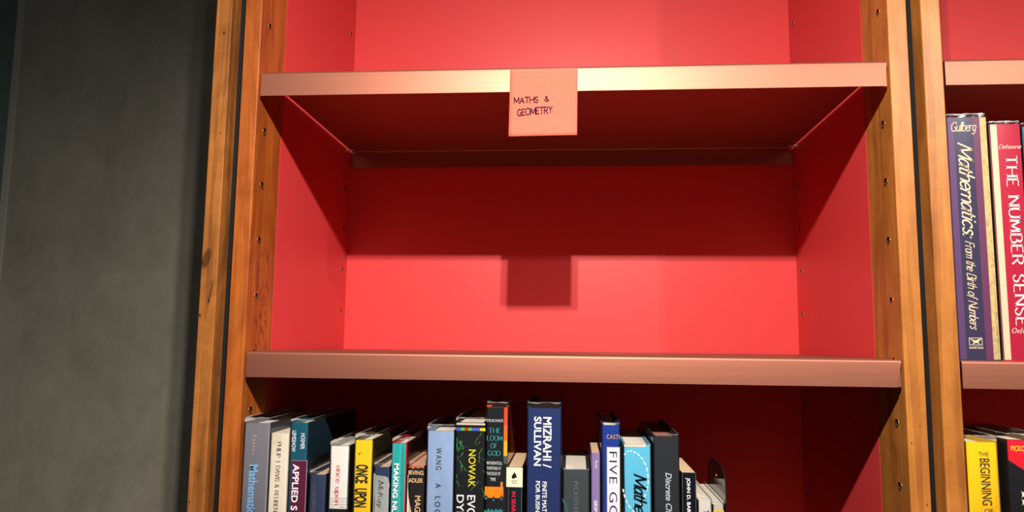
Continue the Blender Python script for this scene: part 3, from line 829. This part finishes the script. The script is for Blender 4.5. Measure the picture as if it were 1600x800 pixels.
# 14 mizrahi
b = book('thickest book on the lower shelf, tall and navy with two columns of bold white capitals', 0.31082, 0.34776, -0.15777, SH, 0.200,
         cm(40, 62, 116, 0.35), cm(34, 50, 96), P_white, film=-0.15143)
print_on(b, 'MIZRAHI /', (0.32832, 0.33735, -0.16676, -0.21914), WHITE, bold=0.022)
print_on(b, 'SULLIVAN', (0.31873, 0.32656, -0.16656, -0.21729), WHITE, bold=0.022)
print_on(b, 'FINITE MAT', (0.32791, 0.33259, -0.23326, -0.26410), WHITE, bold=0.022, full='FINITE MATH')
print_on(b, 'FOR BUSIN', (0.32095, 0.32550, -0.23280, -0.26430), WHITE, bold=0.022, full='FOR BUSINESS')
# 15 pickover grey
b = book('dark green-grey hardback with faint grey capitals, left of the slim lilac book', 0.34869, 0.37737, -0.22035, SH, 0.150,
         cloth('green_grey_cloth', srgb(56, 68, 70), 600, .2), cm(48, 58, 60), P_white, film=-0.21918, drop=0.001)
print_on(b, 'PICKOVER', (0.36072, 0.36537, -0.23207, -0.26571), cm(126, 130, 132), space=1.15)
patch(b, None, cm(70, 130, 130), name='printed_curve', poly=[(0.34865, -0.24934), (0.35084, -0.25187), (0.35317, -0.25697), (0.35483, -0.26338), (0.35583, -0.27108), (0.35450, -0.27112), (0.35343, -0.26342), (0.35184, -0.25766), (0.34984, -0.25319)])
# 16 rucker
b = book('slim lilac paperback with tan page tops beside the royal blue book', 0.37858, 0.38837, -0.20255, SH, 0.110,
         cm(142, 122, 170), cm(96, 72, 116), P_tan, hard=False)
print_on(b, 'Rucker', (0.38276, 0.38582, -0.21069, -0.21884), cm(226, 216, 226), full='Rucker')
print_on(b, 'GEOM', (0.38193, 0.38510, -0.25094, -0.26318), WHITE, bold=0.02)
# 17 five
b = book('royal blue hardback with a white title panel and thin black letters', 0.38942, 0.40908, -0.17397, SH, 0.160,
         cm(26, 70, 158, 0.32), cm(24, 56, 120), P_white, film=-0.17133)
print_on(b, 'CASTI', (0.39492, 0.40836, -0.18345, -0.18805), cm(216, 170, 110), rot=False, font='sans', bold=0.01, space=1.2)
patch(b, (0.39494, 0.40868, -0.19610, -0.41800), cm(206, 172, 130), label='tan border of the title panel')
patch(b, (0.39573, 0.40789, -0.19695, -0.41800), cm(232, 228, 240), y=-0.0002, label='white title panel')
print_on(b, 'FIVE', (0.39762, 0.40557, -0.20101, -0.23326), INK, full='FIVE GO', bold=-0.006, space=1.15, y=YS-0.0004)
# 18 mathe
b = book('light sky blue hardback with brush script and a dashed white loop', 0.41197, 0.44105, -0.19339, SH, 0.160,
         cm(112, 196, 222, 0.32), cm(80, 150, 176), P_white, film=-0.19248, drop=0.001)
patch(b, (0.41296, 0.43543, -0.19331, -0.19553), cm(232, 214, 186), name='page_edge', label='cream page edge showing above the cover')
def dash(b, pts, m, wd=0.00062):
    loc = b.location
    P = smooth_path(pts, 3)
    bm = bmesh.new()
    for i in range(0, len(P)-2, 3):
        (xa, za), (xb, zb_) = P[i], P[i+2]
        L_ = math.hypot(xb-xa, zb_-za) or 1; nx, nz = -(zb_-za)/L_*wd, (xb-xa)/L_*wd
        q = [(xa+nx, za+nz), (xb+nx, zb_+nz), (xb-nx, zb_-nz), (xa-nx, za-nz)]
        bm.faces.new([bm.verts.new((u - loc.x, -0.00015, w - loc.z)) for u, w in q])
    return link('dashed_loop', bm, m, b)
dash(b, [(0.41324, -0.20413), (0.41557, -0.20082), (0.41888, -0.19976), (0.42284, -0.20052), (0.42679, -0.20251), (0.43007, -0.20569), (0.43332, -0.21016), (0.43590, -0.21593), (0.43716, -0.22238), (0.43750, -0.22883), (0.43705, -0.23529), (0.43501, -0.24307), (0.43168, -0.25023), (0.42836, -0.25609)], WHITE)
dash(b, [(0.41173, -0.23855), (0.41270, -0.24368), (0.41464, -0.24942), (0.41723, -0.25449), (0.42113, -0.25951), (0.42504, -0.26324)], WHITE)
print_on(b, 'Mathe', (0.42223, 0.43647, -0.22244, -0.26311), cm(24, 34, 44), font='stroke', serif=False, wt=1.7, thin=0.8, shear=0.35, gap=1.0, y=YS-0.0004)
# 19 discrete
b = book('dark slate hardback with slanted grey lettering right of the sky blue book', 0.44311, 0.47008, -0.18423, SH, 0.180,
         cm(48, 54, 60, 0.35), cm(36, 40, 46), page_mat('pages_dark', (0.30, 0.10, 0.06, 1)), film=-0.18162)
print_on(b, 'Discrete Ch', (0.45529, 0.46168, -0.22086, -0.26098), cm(196, 198, 204), bold=0.02, shear=0.28)
# 20 john
b = book('small black paperback with white capitals and tan page tops, right of the slate book', 0.47153, 0.48716, -0.22033, SH, 0.128,
         cm(20, 28, 42, 0.4), cm(20, 26, 36), P_tan, hard=False)
print_on(b, 'JOHN D. BAR', (0.47583, 0.48050, -0.22551, -0.26040), WHITE, bold=0.02)
# 21 white
b = book('low white paperback in film, second from the black bookend', 0.48769, 0.50224, -0.24719, SH, 0.130,
         cm(220, 214, 206), cm(196, 186, 176), P_white, hard=False, film=-0.24463)
print_on(b, 'T', (0.49331, 0.49879, -0.25732, -0.26114), INK, bold=0.02)
# 22 last
b = book('lowest book, pale with a yellow corner, in film against the black bookend', 0.50277, 0.51461, -0.25188, SH, 0.120,
         cm(206, 198, 186), cm(170, 166, 160), P_white, hard=False, film=-0.24870)
patch(b, (0.50363, 0.51392, -0.25695, -0.41800), cm(222, 200, 70), label='yellow area')

# bookend
XE = 0.51500 
bk = thing('bookend', 'glossy black metal bookend closing the row on the lower shelf', 'bookend', (XE+0.0006, 0.05, SH))
def y_z_arc(cy, cz, r, a0, a1, n=6):
    return [(cy + r*math.cos(math.radians(a0+(a1-a0)*i/n)), cz + r*math.sin(math.radians(a0+(a1-a0)*i/n))) for i in range(n+1)]
zt = -0.2140
pr = [(0.004, SH+0.0005), (0.004, zt-0.020)] + [(0.0055, zt-0.0145), (0.010, zt-0.0085), (0.017, zt-0.0045), (0.030, zt-0.0015), (0.055, zt), (0.078, zt), (0.092, zt-0.002), (0.101, zt-0.0065), (0.105, zt-0.013), (0.107, zt-0.022), (0.107, SH+0.0005)]
bm = bmesh.new(); prism_x(bm, pr, 0, 0.0012)
for v in bm.verts: v.co.y -= 0.05; v.co.z -= SH
pl = link('upright_plate', bm, M_bookend, bk)
bm = bmesh.new(); box(bm, 0.0012, 0.06, 0.004-0.05, 0.107-0.05, 0.0002, 0.0008); bpz = link('base_plate', bm, M_bookend, bk)
bm = bmesh.new(); cyl(bm, (-0.0003, 0.042-0.05+0.012, zt-0.0165-SH), (0.0, 0.042-0.05+0.012, zt-0.0165-SH), 0.0015, 12); link('rivet', bm, M_brass, bk)

# ------------------------------------------------------------ right hand bay
RG = 'books in the right-hand bay'
b = book('tall purple-blue hardback with cream script, first on the upper shelf of the right bay', 0.7535, 0.7938, 0.1535, Z2, 0.190,
         cm(64, 58, 88, 0.3), cm(70, 56, 90), P_white, film=0.1575, group=RG)
patch(b, (0.7542, 0.7605, 0.1533, Z2+0.001), cm(100, 70, 112), name='spine_band', label='paler mauve edge band')
patch(b, (0.7796, 0.7868, 0.1533, Z2+0.001), cm(112, 60, 96), name='spine_band', label='mauve band')
patch(b, (0.7868, 0.7932, 0.1533, Z2+0.001), worn('straw_print', srgb(196, 172, 118), srgb(164, 134, 84), 300), name='spine_band', label='straw yellow band')
SC = cm(226, 206, 172)
print_on(b, 'Gullberg', (0.7577, 0.7835, 0.1485, 0.1350), SC, rot=False, font='stroke', serif=False, wt=1.0, thin=0.7, shear=0.35, gap=1.2)
print_on(b, 'Mathematics:', (0.7630, 0.7790, 0.1265, 0.0240), SC, font='stroke', serif=False, wt=1.2, thin=0.7, shear=0.45, gap=1.2)
print_on(b, 'From the Birth of Numbers', (0.7640, 0.7745, 0.0215, -0.0705), SC, font='stroke', serif=False, wt=1.2, thin=0.75, shear=0.45, gap=1.2)
# gull-in-a-box mark with the imprint name
patch(b, (0.7635, 0.7765, -0.0785, -0.0862), SC, name='imprint_mark')
patch(b, (0.7641, 0.7759, -0.0791, -0.0856), cm(60, 52, 84), name='imprint_mark', y=-0.0002)
patch(b, None, SC, name='imprint_mark', y=-0.00028, poly=[(0.7641, -0.0791), (0.7672, -0.0806), (0.7700, -0.0812), (0.7728, -0.0800), (0.7759, -0.0791), (0.7735, -0.0818), (0.7722, -0.0830), (0.7745, -0.0856), (0.7712, -0.0838), (0.7696, -0.0838), (0.7660, -0.0856), (0.7684, -0.0828), (0.7668, -0.0818)])
print_on(b, 'NORTON', (0.7634, 0.7768, -0.0876, -0.0898), SC, rot=False, bold=0.02, name='imprint_lettering')

b = book('raspberry pink hardback with white serif capitals on the upper shelf of the right bay', 0.7965, 0.8280, 0.1455, Z2, 0.170,
         cm(176, 30, 66, 0.3), cm(200, 186, 160), P_white, film=0.1490, group=RG)
patch(b, (0.7972, 0.8036, 0.1452, Z2+0.001), cm(206, 192, 166), name='spine_band', label='cream left edge of the spine')
print_on(b, 'Dehaene', (0.8042, 0.8270, 0.1235, 0.1190), cm(236, 220, 200), rot=False, font='stroke', wt=1.2, shear=0.3)
print_on(b, 'THE NUMBER SENSE', (0.8100, 0.8222, 0.1115, -0.0655), cm(240, 224, 214), font='stroke', wt=1.7, thin=0.35, gap=3.0)
print_on(b, 'Oxford', (0.8060, 0.8262, -0.0680, -0.0740), cm(240, 224, 214), rot=False, font='stroke', wt=1.2, shear=0.3)
b = book('slate blue hardback at the picture edge on the upper shelf of the right bay', 0.8295, 0.8570, 0.1425, Z2, 0.170,
         cm(96, 112, 140, 0.35), cm(90, 104, 130), P_white, film=0.1470, group=RG)

b = book('golden yellow hardback with brown capitals on the lower shelf of the right bay', 0.7545, 0.7855, -0.1830, SH, 0.170,
         cm(250, 206, 16, 0.32), cm(214, 170, 20), P_white, film=-0.1765, group=RG)
BR = cm(84, 64, 52)
print_on(b, 'THE', (0.76609, 0.77598, -0.19269, -0.19672), BR, rot=False, bold=0.0)
print_on(b, 'BEGINNING', (0.76704, 0.77646, -0.19905, -0.24474), BR, bold=0.008, slant=0.0004)
print_on(b, 'OF', (0.76874, 0.77702, -0.24800, -0.25202), BR, rot=False, bold=0.0)
b = book('black hardback with a red pointed top, beside the golden yellow book', 0.7935, 0.8290, -0.1800, SH, 0.170,
         cm(22, 26, 34, 0.3), cm(120, 88, 30), P_white, film=-0.1735, group=RG, gapx=0.0008)
patch(b, None, cm(226, 30, 56), name='red_top', poly=[(0.7945, -0.1803), (0.8280, -0.1803), (0.8280, -0.2140), (0.8110, -0.2110), (0.7945, -0.2000)], label='red pointed top of the spine')
print_on(b, 'PICKOV', (0.7975, 0.8140, -0.1858, -0.1910), cm(240, 196, 60), rot=False, bold=0.015, y=YS-0.0004)
print_on(b, 'IN', (0.8040, 0.8160, -0.2300, -0.2620), cm(240, 236, 226), font='stroke', wt=2.0, gap=3)

# ------------------------------------------------------------ sticky note
note = thing('sticky_note', 'salmon square sticky note with handwriting stuck on the upper copper shelf edge', 'note', (0.3265, 0.0, 0.136))
x0, x1, z1n, z0n = 0.2890, 0.3640, 0.2137, 0.1365
nx_, nz_ = 14, 18
bm = bmesh.new(); grid = []
def bend(u, t):     # t: 0 at top .. 1 at bottom
    free = max(0.0, (t - 0.36)/0.64)
    return 0.0006 - 0.0030*free**1.6 - 0.0005*free*math.sin(u*3.0)
for j in range(nz_+1):
    t = j/nz_
    row = []
    for i in range(nx_+1):
        u = i/nx_
        row.append(bm.verts.new((x0 + (x1-x0)*u - 0.0006*t - 0.3265, bend(u, t) + 0.0002, z1n + (z0n-z1n)*t + 0.0008*(u-0.5) - 0.136)))
    grid.append(row)
for a, c in zip(grid, grid[1:]):
    for i in range(nx_): bm.faces.new((a[i], a[i+1], c[i+1], c[i]))
def note_mat():
    m = mat('salmon_paper', (1.0, 0.36, 0.22, 1), 0.85, 0, 0.1)
    g = NT(m)
    tc = g.new('ShaderNodeTexCoord').outputs['Object']
    n = g.noise(tc, (160, 160, 160), 1.0, 5)
    g.link(g.mix(n, (0.84, 0.125, 0.080, 1), (0.90, 0.16, 0.105, 1)), g.b.inputs['Base Color'])
    return m
o = link('paper', bm, note_mat(), note, True)
md = o.modifiers.new('thickness', 'SOLIDIFY'); md.thickness = 0.00015; md.offset = 1
PEN = mat('blue_black_ink', srgb(24, 22, 44), 0.8, 0, 0.05)
for s, bx, rs in (('MATHS', (0.2934, 0.3208, 0.1820, 0.1736), 0.02), ('&', (0.3275, 0.3327, 0.1822, 0.1756), 0.0), ('GEOMETRY', (0.2972, 0.3368, 0.1712, 0.1592), 0.05)):
    w = print_on(note, s, bx, PEN, rot=False, font='stroke', serif=False, wt=1.9, thin=0.9, wobble=0.7, rise=rs, gap=1.6, name='handwriting', y=-0.0)
    for v in w.data.vertices:
        X = v.co.x + 0.3265; Zt = (z1n - (v.co.z + 0.136))/(z1n - z0n)
        v.co.y = bend((X-x0)/(x1-x0), Zt) - 0.00025
